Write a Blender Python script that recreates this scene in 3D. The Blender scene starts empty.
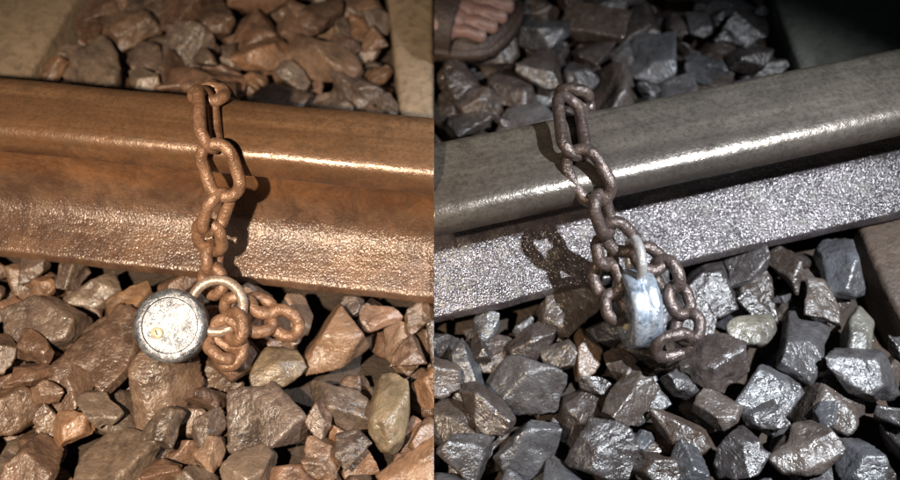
import bpy, bmesh, math, random
import numpy as np
from mathutils import Vector, Matrix, noise, Quaternion
random.seed(7); rng=np.random.default_rng(31)
scene=bpy.context.scene
# ---------------------------------------------------------------- camera
PITCH=math.radians(55); DIST=1.1; FPX=1155.0
fwd=Vector((0,math.cos(PITCH),-math.sin(PITCH))); rgt=Vector((1,0,0)); upv=Vector((0,math.sin(PITCH),math.cos(PITCH)))
CAM=-fwd*DIST
cd=bpy.data.cameras.new("camera"); cam=bpy.data.objects.new("camera",cd); scene.collection.objects.link(cam)
cam.location=CAM; cam.rotation_euler=(math.radians(90)-PITCH,0,0)
cd.sensor_width=36; cd.lens=36*FPX/900; cd.shift_x=16/900; cd.clip_start=0.02; cd.clip_end=500
cd.dof.use_dof=True; cd.dof.focus_distance=0.98; cd.dof.aperture_fstop=3.5
scene.camera=cam
def P(px,py,z):
    """surveyed position: point of the site at height z"""
    d=rgt*((px-434)/FPX)+upv*((240-py)/FPX)+fwd
    return CAM+d*((z-CAM.z)/d.z)
# ---------------------------------------------------------------- helpers
def newobj(name,me,mat=None,parent=None,smooth=True):
    o=bpy.data.objects.new(name,me); scene.collection.objects.link(o)
    if mat: me.materials.append(mat)
    if parent: o.parent=parent
    if smooth: me.shade_smooth()
    return o
def empty(name):
    o=bpy.data.objects.new(name,None); scene.collection.objects.link(o); o.empty_display_size=.05; return o
def evalmesh(o):
    dg=bpy.context.evaluated_depsgraph_get(); return bpy.data.meshes.new_from_object(o.evaluated_get(dg))
class M:
    def __init__(s,name):
        s.m=bpy.data.materials.new(name); s.m.use_nodes=True; s.t=s.m.node_tree; s.b=s.t.nodes["Principled BSDF"]
        s.co=s.t.nodes.new("ShaderNodeTexCoord").outputs["Object"]
    def n(s,t,**k):
        x=s.t.nodes.new(t)
        for a,v in k.items(): setattr(x,a,v)
        return x
    def l(s,a,b): s.t.links.new(a,b)
    def noise(s,scale,detail=3,rough=.6,stretch=None,rot=0,dist=0):
        x=s.n("ShaderNodeTexNoise"); x.inputs["Scale"].default_value=scale; x.inputs["Detail"].default_value=detail
        x.inputs["Roughness"].default_value=rough; x.inputs["Distortion"].default_value=dist
        v=s.co
        if stretch:
            mp=s.n("ShaderNodeMapping",vector_type='TEXTURE'); mp.inputs["Scale"].default_value=stretch; mp.inputs["Rotation"].default_value=(0,0,rot); s.l(v,mp.inputs["Vector"]); v=mp.outputs[0]
        s.l(v,x.inputs["Vector"]); return x.outputs["Fac"]
    def ramp(s,f,stops):
        x=s.n("ShaderNodeValToRGB"); e=x.color_ramp.elements
        while len(e)<len(stops): e.new(.5)
        for i,(p,c) in enumerate(stops):
            e[i].position=p; e[i].color=(c if len(c)==4 else (*c,1)) if hasattr(c,'__len__') else (c,c,c,1)
        s.l(f,x.inputs[0]); return x.outputs[0]
    def mix(s,f,a,b,mode='MIX'):
        x=s.n("ShaderNodeMix",data_type='RGBA',blend_type=mode)
        for i,v in ((0,f),(6,a),(7,b)):
            if hasattr(v,'is_linked'): s.l(v,x.inputs[i])
            else: x.inputs[i].default_value=v if i==0 else (*v,1)
        return x.outputs[2]
    def math(s,op,a,b):
        x=s.n("ShaderNodeMath",operation=op)
        for i,v in enumerate((a,b)):
            if hasattr(v,'is_linked'): s.l(v,x.inputs[i])
            else: x.inputs[i].default_value=v
        return x.outputs[0]
    def attr(s,name): return s.n("ShaderNodeAttribute",attribute_name=name)
    def hbump(s,terms,strength=1.):
        acc=None
        for f,w in terms:
            t=s.math('MULTIPLY',f,w); acc=t if acc is None else s.math('ADD',acc,t)
        x=s.n("ShaderNodeBump"); x.inputs["Strength"].default_value=strength; x.inputs["Distance"].default_value=1.0
        s.l(acc,x.inputs["Height"]); return x.outputs[0]
    def set(s,**k):
        for a,v in k.items():
            i=s.b.inputs[a.replace('_',' ')]
            if hasattr(v,'is_linked'): s.l(v,i)
            else: i.default_value=(*v,1) if (hasattr(v,'__len__') and len(v)==3) else v
def rail_mat(name,head_a,head_b,web_a,web_b,foot_a,foot_b,rot,head_rough,metal,glit,grough,vscale):
    m=M(name)
    streak=m.noise(14,4,.65,stretch=(8,.35,1),rot=rot); blot=m.noise(20,5,.75,dist=.8); fine=m.noise(260,3,.7); spots=m.noise(60,4,.75)
    z=m.attr("zone").outputs["Fac"]
    head=m.mix(m.ramp(streak,[(.36,0.),(.60,1.)]),head_a,head_b)
    bl=m.ramp(blot,[(.40,0.),(.60,1.)])
    head=m.mix(m.math('MULTIPLY',bl,.4),head,tuple(x*.6 for x in head_b))
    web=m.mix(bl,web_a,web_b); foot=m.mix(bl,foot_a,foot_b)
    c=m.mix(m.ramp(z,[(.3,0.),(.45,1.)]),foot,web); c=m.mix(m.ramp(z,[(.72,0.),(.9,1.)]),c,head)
    c=m.mix(m.ramp(fine,[(.3,.45),(.55,0.)]),c,tuple(x*.3 for x in web_a))
    c=m.mix(m.ramp(spots,[(.52,0.),(.66,.7)]),c,tuple(x*.35 for x in head_a))
    rr=m.ramp(z,[(.3,grough),(.5,.40),(.75,.38),(.9,head_rough)])
    rv=m.mix(.35,rr,m.ramp(spots,[(.3,head_rough*.5),(.7,.6)]))
    vo=m.n("ShaderNodeTexVoronoi"); vo.inputs["Scale"].default_value=vscale; m.l(m.co,vo.inputs["Vector"])
    g=m.math('ADD',vo.outputs["Distance"],m.math('MULTIPLY',fine,.9))
    gw=m.ramp(z,[(.3,1.),(.5,.30),(.8,.03)])
    n=m.hbump([(m.math('MULTIPLY',g,gw),glit),(streak,.0006),(spots,.0009)])
    m.set(Base_Color=c,Roughness=rv,Metallic=m.ramp(z,[(.3,metal*.45),(.5,metal*.3),(.9,metal)]),Normal=n,Specular_IOR_Level=.9)
    return m.m
# ---------------------------------------------------------------- rails
def profile(hw,H,fw,he=.026):
    half=[(0,H),(hw*.55,H-.0006),(hw*.74,H-.0022),(hw*.88,H-.0052),(hw*.965,H-.0095),(hw,H-.0145),(hw+.001,H-he),(hw-.001,H-he-.003),
          (hw*.62,H-he-.0085),(hw*.36,H-he-.014),(.0095,H-he-.024),(.008,H*.52),(.0088,H*.44),(.0115,H*.37),(.016,H*.31),(.023,.0300),(.034,.0238),(.052,.0170),(fw-.004,.0125),(fw-.0008,.0112),(fw,.0095),(fw,.001),(fw-.002,0)]
    zone=[1,1,1,1,.95,.85,.7,.6,.5,.5,.5,.5,.45,.35,.2,.05,.0,.0,.0,.0,.0,.2,.2]
    pts=half+[(-a,b) for a,b in reversed(half[1:])]; zs=zone+list(reversed(zone[1:]))
    return pts,zs
def build_rail(name,e0,e1,hw,H,fw,sign,mat):
    d=(e1-e0); d.z=0; d.normalize(); perp=Vector((d.y,-d.x,0))
    base=e0-perp*fw; base.z=0
    pts,zs=profile(hw,H,fw)
    n=len(pts); bm=bmesh.new(); lay=bm.verts.layers.float.new("zone")
    N=160; rings=[]
    for k in range(N+1):
        t=(k/N)**2.0*3.2
        ring=[]
        for j,((u,z),zz) in enumerate(zip(pts,zs)):
            p=base+perp*u; t0=-p.x/d.x
            q=p+d*(t0+sign*t); q.z=z
            edge=1 if 18<=min(j,n-j)<=22 else .4
            q+=perp*(edge*.0022*noise.fractal(Vector((q.x*16,q.y*16,z*12)),1,2,3)*(1 if k else 0))
            v=bm.verts.new(q); v[lay]=zz; ring.append(v)
        rings.append(ring)
    for a,b in zip(rings,rings[1:]):
        for i in range(n): 
            j=(i+1)%n; bm.faces.new((a[i],a[j],b[j],b[i]))
    bm.faces.new(rings[0]); bm.faces.new(list(reversed(rings[-1])))
    bmesh.ops.recalc_face_normals(bm,faces=bm.faces)
    me=bpy.data.meshes.new(name); bm.to_mesh(me); o=newobj(name,me,mat)
    me.set_sharp_from_angle(angle=math.radians(60))
    return base,d,perp
ratL=math.atan2(*(P(434,298,.01)-P(0,252,.01)).yx); ratR=math.atan2(*(P(900,212,.01)-P(434,318,.01)).yx)
matL=rail_mat("rusty_rail_warm_lit",(.34,.19,.10),(.19,.098,.05),(.24,.112,.05),(.12,.054,.026),(.19,.105,.062),(.09,.048,.032),ratL,.31,.35,.00032,.27,600)  # rust, with the left half's warm torch light put into its colours
matR=rail_mat("worn_rail_cool_lit",(.29,.25,.20),(.16,.135,.115),(.07,.046,.034),(.035,.025,.021),(.095,.078,.084),(.04,.031,.034),ratR,.24,.6,.00048,.20,620)  # worn steel; the right half's cooler, darker light is painted into the colours
bL,dL,pL=build_rail("railway_rail",P(0,252,.01),P(434,298,.01),.0345,.146,.070,-1,matL)
bR,dR,pR=build_rail("railway_rail.001",P(434,318,.01),P(900,212,.01),.0430,.122,.072,1,matR)
# ---------------------------------------------------------------- ground
GZ=-.056
def dirt():
    m=M("damp_dirt"); a=m.noise(9,5,.7); c=m.mix(m.ramp(a,[(.35,0.),(.65,1.)]),(.035,.024,.017),(.07,.046,.032))
    m.set(Base_Color=c,Roughness=.85,Normal=m.hbump([(m.noise(60,5,.7),.008)])); return m.m
me=bpy.data.meshes.new("ground"); R=80
me.from_pydata([(-R,-R,GZ),(R,-R,GZ),(R,R,GZ),(-R,R,GZ)],[],[(0,1,2,3)]); newobj("ground",me,dirt(),smooth=False)
# ---------------------------------------------------------------- sleepers
def concrete(name,a,b,rough=.8):
    m=M(name); f=m.noise(100,4,.7); g=m.noise(14,5,.75); c=m.mix(m.ramp(g,[(.35,0.),(.65,1.)]),a,b)
    c=m.mix(m.ramp(f,[(.50,0.),(.66,.7)]),c,tuple(x*.4 for x in a))
    m.set(Base_Color=c,Roughness=rough,Normal=m.hbump([(f,.0022),(g,.004)])); return m.m
def slab(name,cor,z,th,mat):
    bm=bmesh.new(); top=[bm.verts.new(c) for c in cor]; f=bm.faces.new(top)
    r=bmesh.ops.extrude_face_region(bm,geom=[f]); vs=[v for v in r['geom'] if isinstance(v,bmesh.types.BMVert)]
    bmesh.ops.translate(bm,verts=vs,vec=(0,0,-th)); bmesh.ops.recalc_face_normals(bm,faces=bm.faces)
    bmesh.ops.bevel(bm,geom=list(bm.edges),offset=.006,segments=3,profile=.5,affect='EDGES')
    me=bpy.data.meshes.new(name); bm.to_mesh(me); o=newobj(name,me,mat,smooth=True); me.set_sharp_from_angle(angle=math.radians(50)); return o
cL=concrete("weathered_concrete_warm_lit",(.30,.22,.145),(.20,.145,.095)); cR=concrete("concrete_cool_lit",(.15,.15,.125),(.085,.088,.075))  # concrete in two tones: warm and cool torch light mixed into the base colour
cB=concrete("brown_timber",(.10,.066,.046),(.055,.037,.027),.6)
zt=.004
slabs=[]
def slab_px(name,pxs,z,th,mat):
    cor=[P(x,y,z) for x,y in pxs]; slabs.append([(c.x,c.y) for c in cor]); return slab(name,cor,z,th,mat)
slab_px("concrete_sleeper",[(14,100),(74,0),(150,-110),(-150,-110),(-190,100)],zt,.13,cL)
slab_px("concrete_sleeper.001",[(402,132),(433.5,135),(433.6,-110),(372,-110),(388,0)],zt-.006,.12,cL)
slab_px("concrete_sleeper.002",[(802,70),(776,0),(745,-120),(1010,-120),(1040,40)],zt,.13,cR)
slab_px("timber_sleeper",[(858,222),(886,290),(910,330),(1080,310),(1050,180)],-.006,.12,cB)
# ---------------------------------------------------------------- stone library
def stone_base(seed,rounded=False):
    r=random.Random(seed); bm=bmesh.new(); bmesh.ops.create_cube(bm,size=2.2)
    dims=Vector((1,r.uniform(.55,.92),r.uniform(.40,.68)))
    for k in range(26 if rounded else r.randint(8,13)):
        n=Vector((r.gauss(0,1),r.gauss(0,1),r.gauss(0,1))).normalized(); dd=r.uniform(.95,1.0) if rounded else r.uniform(.55,1.0)
        g=bmesh.ops.bisect_plane(bm,geom=bm.verts[:]+bm.edges[:]+bm.faces[:],plane_co=n*dd,plane_no=n,clear_outer=True)
        ed=[e for e in g['geom_cut'] if isinstance(e,bmesh.types.BMEdge)]
        if len(ed)>2:
            try: bmesh.ops.contextual_create(bm,geom=ed)
            except Exception: pass
    bmesh.ops.scale(bm,vec=dims,verts=bm.verts); bmesh.ops.recalc_face_normals(bm,faces=bm.faces)
    bm.normal_update()
    N=np.array([f.normal[:] for f in bm.faces]); D=np.array([f.normal.dot(f.verts[0].co) for f in bm.faces])
    me=bpy.data.meshes.new("t"); bm.to_mesh(me); o=newobj("t",me)
    md=o.modifiers.new("r",'REMESH'); md.mode='VOXEL'; md.voxel_size=.060
    if rounded:
        s=o.modifiers.new("s",'SMOOTH'); s.iterations=10
    e=evalmesh(o); bpy.data.objects.remove(o)
    off=Vector((r.uniform(-50,50),)*3)
    for v in e.vertices:
        c=v.co; f=noise.fractal(c*1.5+off,1.0,2.0,3)*.045+ noise.fractal(c*7+off,1.0,2.0,2)*.012
        f-=max(0,noise.noise(c*1.5-off)-.12)*.30
        v.co=c*(1+(f*.4 if rounded else f))
    nv=len(e.vertices); V=np.empty(nv*3); e.vertices.foreach_get("co",V); V=V.reshape(-1,3)
    F=np.empty(len(e.polygons)*4,dtype=int); e.polygons.foreach_get("vertices",F); F=F.reshape(-1,4)
    return V,F,N,D
LIB=[stone_base(200+i) for i in range(38)]; RLIB=[stone_base(500+i,True) for i in range(5)]
def rotm(rng,tilt):
    a=rng.uniform(0,2*math.pi); q=Quaternion((0,0,1),a); ax=Vector((rng.normal(),rng.normal(),0)).normalized()
    q=Quaternion(ax,rng.normal()*tilt) @ q @ Quaternion((1,0,0),rng.choice([0,math.pi])); return np.array(q.to_matrix())
CELL=.004
class Heap:
    def __init__(s,x0,x1,y0,y1,rail):
        s.x0,s.y0=x0,y0; s.nx=int((x1-x0)/CELL); s.ny=int((y1-y0)/CELL); s.x1=x1; s.y1=y1
        X=x0+(np.arange(s.nx)+.5)*CELL; Y=y0+(np.arange(s.ny)+.5)*CELL; s.X,s.Y=np.meshgrid(X,Y,indexing='ij')
        s.H=np.full((s.nx,s.ny),GZ); s.items=[]
        base,d,perp,fw=rail; u=(s.X-base.x)*perp.x+(s.Y-base.y)*perp.y; s.H[np.abs(u)<fw-.012]=9
        for poly in slabs: 
            ins=np.ones_like(s.H,bool)
            n=len(poly); a=sum(poly[i][0]*poly[(i+1)%n][1]-poly[(i+1)%n][0]*poly[i][1] for i in range(n))
            for i in range(n):
                p,q=poly[i],poly[(i+1)%n]; cr=(q[0]-p[0])*(s.Y-p[1])-(q[1]-p[1])*(s.X-p[0]); ins&=(cr*a>0)
            s.H[ins]=9
    def fit(s,N,D,x,y,r=.075):
        i0=max(0,int((x-r-s.x0)/CELL)); i1=min(s.nx,int((x+r-s.x0)/CELL)+1); j0=max(0,int((y-r-s.y0)/CELL)); j1=min(s.ny,int((y+r-s.y0)/CELL)+1)
        if i1-i0<3 or j1-j0<3: return None
        X=s.X[i0:i1,j0:j1]-x; Y=s.Y[i0:i1,j0:j1]-y
        top=np.full(X.shape,9.); bot=np.full(X.shape,-9.)
        for (a,b,c),dd in zip(N,D):
            if c>1e-3: top=np.minimum(top,(dd-a*X-b*Y)/c)
            elif c<-1e-3: bot=np.maximum(bot,(dd-a*X-b*Y)/c)
        ok=top>bot
        if ok.sum()<5: return None
        h=s.H[i0:i1,j0:j1]; df=(h-bot)[ok]
        blocked=(df>2).mean()
        if blocked>.03: z=9
        else: z=np.quantile(df[df<2],.86)
        return z,z+top[ok].mean(),(i0,i1,j0,j1,top,ok)
    def put(s,lib,idx,size,Rm,x,y,z,fit,col):
        i0,i1,j0,j1,top,ok=fit; h=s.H[i0:i1,j0:j1]; h[ok]=np.maximum(h[ok],(top+z)[ok]); s.items.append((lib,idx,size,Rm,x,y,z,col))
    def fill(s,n,target,smin,smax,colf,tilt=.35,K=24,maxmiss=25):
        miss=0
        for it in range(n):
            best=None; sz=smin+(smax-smin)*rng.uniform()**1.2
            low=np.argwhere(s.H<target-sz*.5)
            if len(low)<10: break
            for k in range(K):
                idx=int(rng.integers(len(LIB))); V,F,N,D=LIB[idx]; Rm=rotm(rng,tilt); c=low[int(rng.integers(len(low)))]
                x=s.x0+(c[0]+.5)*CELL+rng.normal()*.004; y=s.y0+(c[1]+.5)*CELL+rng.normal()*.004
                f=s.fit(N@Rm.T,D*sz,x,y,sz*1.6+.004)
                if f is None or f[0]>2: continue
                if best is None or f[1]<best[0]: best=(f[1],idx,Rm,x,y,f)
            if best is None or best[0]>target: 
                miss+=1
                if miss>maxmiss: break
                continue
            _,idx,Rm,x,y,f=best; s.put(LIB,idx,sz,Rm,x,y,f[0],f[2],colf())
    def hero(s,px,py,size,lib,idx,ang,col,zz=0.,sx=1.,sy=1.):
        Rm=np.array(Matrix.Rotation(ang,3,'Z')); S=np.diag([sx,sy,1.]); Rm=S@Rm
        p=P(px,py,.0); V,F,N,D=lib[idx]
        f=s.fit((N@np.linalg.inv(Rm)),D*size,p.x,p.y)
        if f is None: return
        s.put(lib,idx,size,Rm,p.x,p.y,zz-size*.45,f[2],col)
def mesh_from(items,name,mat,cut):
    Vs=[];Fs=[];Cs=[];off=0
    for lib,idx,size,Rm,x,y,z,col in items:
        V,F,_,_=lib[idx]; W=(V*size)@Rm.T+np.array([x,y,z])
        if cut<0 and W[:,0].min()>0: continue
        if cut>0 and W[:,0].max()<0: continue
        if W[:,0].min()<0<W[:,0].max():
            m0=bpy.data.meshes.new("c"); m0.from_pydata(W.tolist(),[],F.tolist()); bm=bmesh.new(); bm.from_mesh(m0)
            g=bmesh.ops.bisect_plane(bm,geom=bm.verts[:]+bm.edges[:]+bm.faces[:],plane_co=(0,0,0),plane_no=(-cut,0,0),clear_outer=True)
            ed=[e for e in g['geom_cut'] if isinstance(e,bmesh.types.BMEdge)]
            try: bmesh.ops.holes_fill(bm,edges=ed)
            except Exception: pass
            bm.verts.index_update(); W=np.array([v.co[:] for v in bm.verts]); 
            if len(W)<4: bm.free(); continue
            Fs+= [[v.index+off for v in f.verts] for f in bm.faces]; bm.free(); bpy.data.meshes.remove(m0)
        else: Fs+=(F+off).tolist()
        Vs.append(W); Cs.append(np.tile(np.array([*col,1.]),(len(W),1))); off+=len(W)
    Vs=np.concatenate(Vs); me=bpy.data.meshes.new(name); me.from_pydata(Vs.tolist(),[],Fs)
    at=me.color_attributes.new("tint",'FLOAT_COLOR','POINT'); at.data.foreach_set("color",np.concatenate(Cs).ravel())
    return newobj(name,me,mat)
def stone_mat(name,dust,rough,spec,dustamt,b1,b2):
    m=M(name); t=m.attr("tint").outputs["Color"]
    n1=m.noise(28,4,.7); n2=m.noise(120,4,.75,dist=.5)
    c=m.mix(m.ramp(n1,[(.34,.7),(.60,0.)]),t,(.020,.013,.010)); c=m.mix(m.ramp(n2,[(.48,0.),(.70,dustamt)]),c,dust)
    r=m.ramp(n2,[(.3,rough-.14),(.7,rough+.2)])
    m.set(Base_Color=c,Roughness=r,Normal=m.hbump([(n2,b1),(n1,b2)]),Specular_IOR_Level=spec); return m.m
sL=stone_mat("brown_ballast_warm_lit",(.30,.20,.13),.36,.75,.40,.0013,.005); sR=stone_mat("wet_ballast_cool_lit",(.13,.12,.125),.28,.9,.35,.0016,.005)  # stone colours partly carry the warm (left) and cool (right) torch light
PAL=[(.18,.105,.067),(.14,.083,.058),(.20,.125,.083),(.13,.095,.074),(.22,.118,.065),(.105,.072,.057),(.165,.12,.09),(.19,.105,.068)]  # left stone tones, warm light included
PAR=[(.060,.045,.040),(.068,.063,.065),(.048,.040,.040),(.085,.08,.083),(.075,.052,.040),(.072,.073,.080),(.045,.034,.030),(.085,.065,.054)]  # right stone tones, cool dim light included
def cf(p):
    def f():
        c=np.array(p[int(rng.integers(len(p)))]); return tuple(np.clip(c*rng.uniform(.7,1.3),0,1))
    return f
hL=Heap(-.72,.05,-.50,.56,(bL,dL,pL,.070)); hR=Heap(-.05,.72,-.50,.60,(bR,dR,pR,.072))
hL.hero(388,410,.030,RLIB,0,1.6,(.22,.165,.10),0,.68,1.15); hL.hero(276,362,.024,RLIB,1,.3,(.21,.15,.09)); hL.hero(122,306,.028,LIB,3,.5,(.25,.14,.07)); hL.hero(330,335,.036,LIB,8,.9,(.21,.12,.07)); hL.hero(52,318,.040,LIB,12,.4,(.13,.09,.07)); hL.hero(262,420,.040,LIB,20,.2,(.12,.085,.07))
hR.hero(754,326,.022,RLIB,2,.2,(.20,.18,.14)); hR.hero(862,330,.026,RLIB,3,1.2,(.15,.14,.115),0,.8,1.1); hR.hero(586,345,.027,LIB,5,1.2,(.14,.085,.05),0,.7,1.1); hR.hero(525,375,.040,LIB,16,.3,(.085,.08,.082)); hR.hero(775,380,.034,LIB,9,.8,(.08,.078,.082))
for h,p,a,b in ((hL,PAL,.028,.046),(hR,PAR,.025,.041)):
    h.fill(900,.005,a,b,cf(p),.3,24,35); h.fill(500,.001,.014,.024,cf(p),.5,18,25); h.fill(450,-.010,.008,.014,cf(p),.8,10,20)
mesh_from(hL.items,"ballast_gravel",sL,-1); mesh_from(hR.items,"ballast_gravel.001",sR,1)
# ---------------------------------------------------------------- chain
def metal(name,a,b,rough,met,spec=.6,bs=.0009):
    m=M(name); f=m.noise(70,5,.75); g=m.noise(300,3,.7); c=m.mix(m.ramp(f,[(.38,0.),(.62,1.)]),a,b)
    c=m.mix(m.ramp(g,[(.50,0.),(.66,.55)]),c,tuple(x*.4 for x in b))
    m.set(Base_Color=c,Roughness=m.ramp(g,[(.3,rough-.1),(.7,rough+.15)]),Metallic=met,Normal=m.hbump([(g,bs),(f,bs*1.8)]),Specular_IOR_Level=spec); return m.m
rustL=metal("chain_rust_warm_lit",(.36,.205,.125),(.19,.095,.052),.33,.25,.9,.0010); rustR=metal("chain_rust_cool_lit",(.155,.112,.098),(.07,.049,.042),.27,.45,.9,.0010)  # rusty links in two copies; warm and cool light painted into the rust colour
def tube(bm,path,r,closed,seg=12):
    n=len(path); rings=[]; prevN=None
    for i,p in enumerate(path):
        a=path[(i-1)%n] if closed or i>0 else p; b=path[(i+1)%n] if closed or i<n-1 else p
        t=(b-a).normalized()
        if prevN is None:
            h=Vector((0,0,1)) if abs(t.z)<.9 else Vector((1,0,0)); N=t.cross(h).normalized()
        else: N=(prevN-t*prevN.dot(t)).normalized()
        prevN=N; B=t.cross(N)
        rings.append([bm.verts.new(p+(N*math.cos(q)+B*math.sin(q))*r) for q in [2*math.pi*k/seg for k in range(seg)]])
    m=n if closed else n-1
    for i in range(m):
        A,Bq=rings[i],rings[(i+1)%n]
        best=0
        if i==n-1:
            best=min(range(seg),key=lambda s:(A[0].co-Bq[s].co).length)
        for k in range(seg): bm.faces.new((A[k],A[(k+1)%seg],Bq[(k+1+best)%seg],Bq[(k+best)%seg]))
    if not closed: bm.faces.new(rings[0]); bm.faces.new(list(reversed(rings[-1])))
def link(parent,i,A,B,ang,mat,W=.033,r=.0055):
    A=P(*A);B=P(*B); d=B-A; L=d.length; d.normalize(); c=(A+B)/2
    tc=(CAM-c).normalized(); tc=(tc-d*tc.dot(d)).normalized(); sd=d.cross(tc)
    a=math.radians(ang); n=tc*math.cos(a)+sd*math.sin(a); w=n.cross(d)
    R=W/2-r; s=max(.002,L/2-r-R); path=[]
    for k in range(14): q=math.pi*k/13; path.append(c+d*(s+R*math.sin(q))+w*R*math.cos(q))
    for k in range(14): q=math.pi*k/13; path.append(c-d*(s+R*math.sin(q))-w*R*math.cos(q))
    path=[p+n*.0005*math.sin(5*j+i) for j,p in enumerate(path)]
    bm=bmesh.new(); tube(bm,path,r,True); bmesh.ops.recalc_face_normals(bm,faces=bm.faces)
    me=bpy.data.meshes.new("link"); bm.to_mesh(me); newobj("link_%d"%i,me,mat,parent)
chL=empty("rusty_chain")
LL=[((232,98,.115),(216,92,.154),60,.032),((228,92,.153),(190,97,.157),60,.034),((205,88,.162),(210,152,.156),-58,.034),((210,138,.163),(231,202,.115),20,.038),((224,188,.124),(208,236,.082),-48,.034),
 ((206,218,.096),(213,256,.056),30,.033),((211,242,.066),(213,274,.043),-60,.031),((208,264,.050),(218,298,.035),40,.032),
 ((222,304,.040),(256,312,.034),30,.032),((244,298,.040),(278,314,.030),-55,.031),((266,312,.036),(303,334,.026),20,.032),((238,324,.040),(278,320,.030),-30,.031),
 ((212,322,.042),(243,344,.034),25,.033),((206,336,.034),(238,362,.028),-50,.032),((232,310,.050),(238,344,.040),50,.031),((240,338,.032),(222,366,.022),30,.032)]
for i,(a,b,g,w) in enumerate(LL): link(chL,i,a,b,g,rustL,w)
chR=empty("rusty_chain.001")
RR=[((592,112,.095),(578,98,.13),60,.033),((556,92,.133),(592,98,.130),62,.033),((567,93,.136),(576,160,.134),-42,.036),((571,146,.139),(606,206,.106),18,.040),((595,190,.120),(610,238,.083),-60,.033),
 ((603,220,.096),(634,254,.066),25,.034),((602,234,.074),(608,270,.060),-50,.032),((598,258,.060),(616,302,.046),22,.034),((610,288,.050),(620,326,.036),-40,.031),((634,246,.070),(664,272,.064),-35,.032),
 ((655,256,.066),(678,294,.054),28,.033),((672,280,.056),(687,320,.040),-40,.032),((690,308,.044),(686,346,.032),20,.032),((697,340,.034),(650,351,.034),-35,.032)]
for i,(a,b,g,w) in enumerate(RR): link(chR,i,a,b,g,rustR,w)
# ---------------------------------------------------------------- padlock
def steel(name,a,b,rough,dirtamt,met):
    m=M(name); n1=m.noise(60,5,.8,dist=1.2); n2=m.noise(180,4,.7)
    c=m.mix(m.ramp(n1,[(.42,0.),(.58,1.)]),a,b); c=m.mix(m.ramp(n2,[(.52,0.),(.62,dirtamt)]),c,(.06,.065,.07))
    m.set(Base_Color=c,Roughness=rough,Metallic=met,Normal=m.hbump([(n2,.0006),(n1,.0010)]),Specular_IOR_Level=.8); return m.m
def lathe(bm,prof,seg=56,cx=0,cy=0):
    rings=[[bm.verts.new((cx+r*math.cos(2*math.pi*k/seg),cy+r*math.sin(2*math.pi*k/seg),z)) for k in range(seg)] for r,z in prof]
    for A,B in zip(rings,rings[1:]):
        for k in range(seg): bm.faces.new((A[k],A[(k+1)%seg],B[(k+1)%seg],B[k]))
    bm.faces.new(rings[0]); bm.faces.new(rings[-1])
def padlock(name,pos,n,sdir,R,T,sh,mb,ms,mk,tr):
    root=empty(name); n=n.normalized(); x=(sdir-n*sdir.dot(n)).normalized(); y=n.cross(x)
    root.matrix_world=Matrix.Translation(pos)@Matrix((x,y,n)).transposed().to_4x4()
    def part(nm,fn,mat):
        bm=bmesh.new(); fn(bm); bmesh.ops.recalc_face_normals(bm,faces=bm.faces); me=bpy.data.meshes.new(nm); bm.to_mesh(me); o=newobj(nm,me,mat,root); me.set_sharp_from_angle(angle=math.radians(40)); return o
    h=T/2
    def body(bm):
        half=[(R*.70,h-.0016),(R*.73,h-.0016),(R*.76,h),(R*.90,h),(R*.965,h-.0015),(R,h-.0045),(R,.0022),(R*.982,.0012)]
        prof=[(R*.05,h-.0016)]+half+[(a,-b) for a,b in reversed(half)]+[(R*.05,-h+.0016)]
        lathe(bm,prof)
    part("body",body,mb)
    def kh(bm): lathe(bm,[(.0005,h+.0012),(.0040,h+.0012),(.0052,h+.0004),(.0054,h-.003)],24,-R*.38,-R*.05)
    part("keyhole_cylinder",kh,mk)
    def slot(bm): bmesh.ops.create_cube(bm,size=1,matrix=Matrix.Translation((-R*.38,-R*.05,h+.0013))@Matrix.Diagonal((.0012,.0045,.001,1)))
    part("key_slot",slot,dark)
    def riv(bm):
        for a in (70,180,290): lathe(bm,[(.0004,h-.0005),(.0014,h-.0005),(.0019,h-.001),(.0020,h-.003)],14,R*.58*math.cos(math.radians(a)),R*.58*math.sin(math.radians(a)))
    part("rivets",riv,mb)
    def shk(bm):
        c=Vector((R+sh*.45,0,0)); path=[c+Vector((sh*math.cos(q),sh*math.sin(q),0)) for q in [math.radians(-155+310*k/30) for k in range(31)]]
        tube(bm,path,tr,False,14)
    part("shackle",shk,ms)
    return root
dark=metal("dark_metal",(.03,.03,.03),(.06,.05,.04),.5,.3)
chrL=steel("padlock_warm_side",(.28,.29,.31),(.13,.14,.165),.30,.85,.5); shL=metal("shackle_warm_lit",(.50,.40,.33),(.30,.21,.16),.3,.4,.6,.0005)  # left copy of the steels; warm torch tone put into the shackle colour
chrR=steel("padlock_cool_lit",(.70,.75,.82),(.34,.42,.54),.20,.5,.65); shR=metal("shackle_cool_lit",(.62,.62,.62),(.40,.37,.35),.28,.5,.6,.0005)  # same steels again, cool torch light put into the brighter colours
brass=metal("brass",(.70,.62,.46),(.50,.42,.28),.35,.2,.5,.0003)
pc=P(172,326,.043); tc=(CAM-pc).normalized()
padlock("round_padlock",pc,tc+rgt*-.22+Vector((0,0,.1)),rgt*.93+upv*.42,.0320,.020,.0225,chrL,shL,brass,.0046)
pc=P(637,308,.038); tc=(CAM-pc).normalized()
padlock("round_padlock.001",pc,rgt*-.99+tc*.12+upv*-.12,upv*.98+rgt*-.20+tc*.30,.0355,.027,.0185,chrR,shR,brass,.0046)
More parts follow.
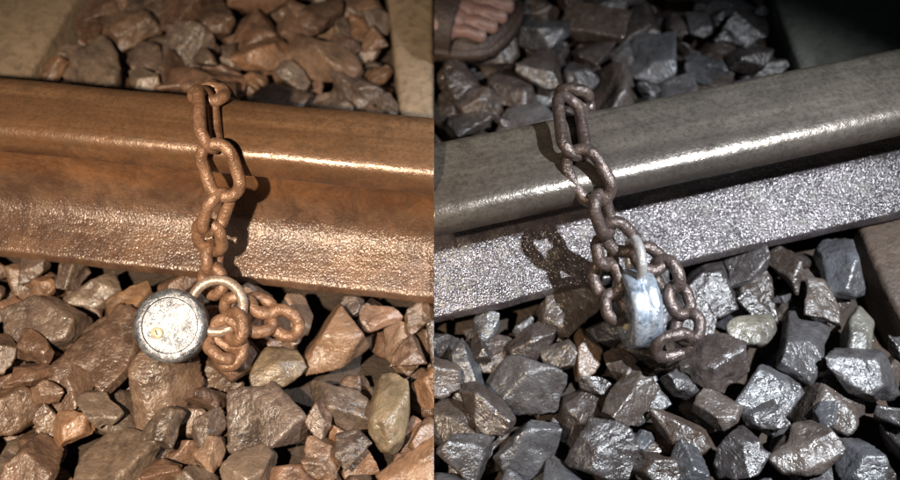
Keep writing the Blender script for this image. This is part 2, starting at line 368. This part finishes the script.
# ---------------------------------------------------------------- foot in sandal (ends where the panel ends, x=0)
def skinmat():
    m=M("skin"); a=m.noise(45,4,.6); c=m.mix(m.ramp(a,[(.3,0.),(.7,1.)]),(.24,.135,.11),(.15,.08,.062))
    m.set(Base_Color=c,Roughness=.5,Normal=m.hbump([(m.noise(180,3,.6),.0006)])); return m.m
skin=skinmat(); nailm=metal("toenail",(.28,.19,.16),(.24,.16,.13),.35,0,.5,.0001); leather=metal("sandal_leather",(.055,.03,.02),(.03,.018,.013),.5,0)
fo=P(434,12,.03); ft=empty("bare_foot_in_sandal")
fx=Vector((math.cos(math.radians(-8)),math.sin(math.radians(-8)),0)); fy=Vector((-fx.y,fx.x,0))
def FP(a,b,z): q=fo+fx*a+fy*b; q.z=z; return q
bm=bmesh.new()
def capsule(a,b,r0,r1,n=14):
    for k in range(n+1):
        t=k/n; bmesh.ops.create_icosphere(bm,subdivisions=2,radius=r0+(r1-r0)*t,matrix=Matrix.Translation(a.lerp(b,t)))
toes=[(.076,.036,.0125),(.077,.014,.0085),(.072,-.003,.0080),(.064,-.019,.0076),(.054,-.034,.0072)]
for i,(a,b,r) in enumerate(toes):
    capsule(FP(-.07,b*.55,.062),FP(a-.038,b*.96,.038),.022,.0145)
    capsule(FP(a-.038,b*.96,.036),FP(a-.016,b,.040),r*1.12,r)
    capsule(FP(a-.016,b,.040),FP(a,b*1.0,.034),r,r*.98,6)
me=bpy.data.meshes.new("foot"); bm.to_mesh(me); o=newobj("foot",me,skin)
md=o.modifiers.new("r",'REMESH'); md.mode='VOXEL'; md.voxel_size=.0016; s=o.modifiers.new("s",'SMOOTH'); s.iterations=5
e=evalmesh(o); bpy.data.objects.remove(o)
def cutx(me):
    bm=bmesh.new(); bm.from_mesh(me); g=bmesh.ops.bisect_plane(bm,geom=bm.verts[:]+bm.edges[:]+bm.faces[:],plane_co=(0.0003,0,0),plane_no=(-1,0,0),clear_outer=True)
    try: bmesh.ops.holes_fill(bm,edges=[x for x in g['geom_cut'] if isinstance(x,bmesh.types.BMEdge)])
    except Exception: pass
    bm.to_mesh(me); bm.free()
cutx(e); e.materials.clear(); newobj("foot",e,skin,ft)
for i,(a,b,r) in enumerate(toes):
    bm=bmesh.new(); bmesh.ops.create_uvsphere(bm,u_segments=16,v_segments=8,radius=1,matrix=Matrix.Translation(FP(a+.001,b,.034+r*.80))@Matrix.Rotation(.3,4,fy)@Matrix.Diagonal((r*.75,r*.62,r*.22,1)))
    me=bpy.data.meshes.new("nail"); bm.to_mesh(me); newobj("toenail_%d"%i,me,nailm,ft)
out=[(-.12,.036),(-.04,.046),(.03,.054),(.07,.054),(.090,.045),(.096,.028),(.092,.008),(.082,-.018),(.066,-.040),(.042,-.048),(0,-.048),(-.06,-.042),(-.12,-.036)]
bm=bmesh.new(); f=bm.faces.new([bm.verts.new(FP(a,b,.024)) for a,b in out]); r_=bmesh.ops.extrude_face_region(bm,geom=[f])
bmesh.ops.translate(bm,verts=[v for v in r_['geom'] if isinstance(v,bmesh.types.BMVert)],vec=(0,0,-.022)); bmesh.ops.recalc_face_normals(bm,faces=bm.faces)
bmesh.ops.bevel(bm,geom=[e_ for e_ in bm.edges],offset=.004,segments=3,affect='EDGES')
me=bpy.data.meshes.new("sole"); bm.to_mesh(me); bm.free(); cutx(me); newobj("sole",me,leather,ft)
bm=bmesh.new(); 
for off in [k*.0022 for k in range(-6,7)]:
    tube(bm,[FP(.014+off+.006*math.cos(q),.050*math.cos(q),.022+.040*math.sin(q)**.8) for q in [math.pi*k/24 for k in range(25)]],.0024,False,8)
me=bpy.data.meshes.new("strap"); bm.to_mesh(me); bm.free(); cutx(me); newobj("strap",me,leather,ft)
# ---------------------------------------------------------------- light (night, two hand torches)
w=bpy.data.worlds.new("World"); scene.world=w; w.use_nodes=True; nt=w.node_tree; bg=nt.nodes["Background"]
sky=nt.nodes.new("ShaderNodeTexSky"); sky.sky_type='NISHITA'; sky.sun_disc=False; sky.sun_elevation=math.radians(4); sky.sun_rotation=math.radians(200)
nt.links.new(sky.outputs[0],bg.inputs[0]); bg.inputs[1].default_value=.016
def torch(name,loc,tgt,energy,col,size,blend,rad):
    l=bpy.data.lights.new(name,'SPOT'); l.energy=energy; l.color=col; l.spot_size=math.radians(size); l.spot_blend=blend; l.shadow_soft_size=rad
    o=bpy.data.objects.new(name,l); scene.collection.objects.link(o); o.location=loc; o.rotation_euler=(Vector(tgt)-Vector(loc)).to_track_quat('-Z','Y').to_euler()
torch("torch_light",(-.30,-.62,.90),(-.26,-.08,0),88,(1,.82,.62),54,1.0,.014)
torch("torch_light.001",(.58,-.24,.88),(.25,-.09,0),96,(.88,.94,1),50,1.0,.012)
scene.view_settings.view_transform='Standard'; scene.view_settings.look='None'; scene.view_settings.exposure=0
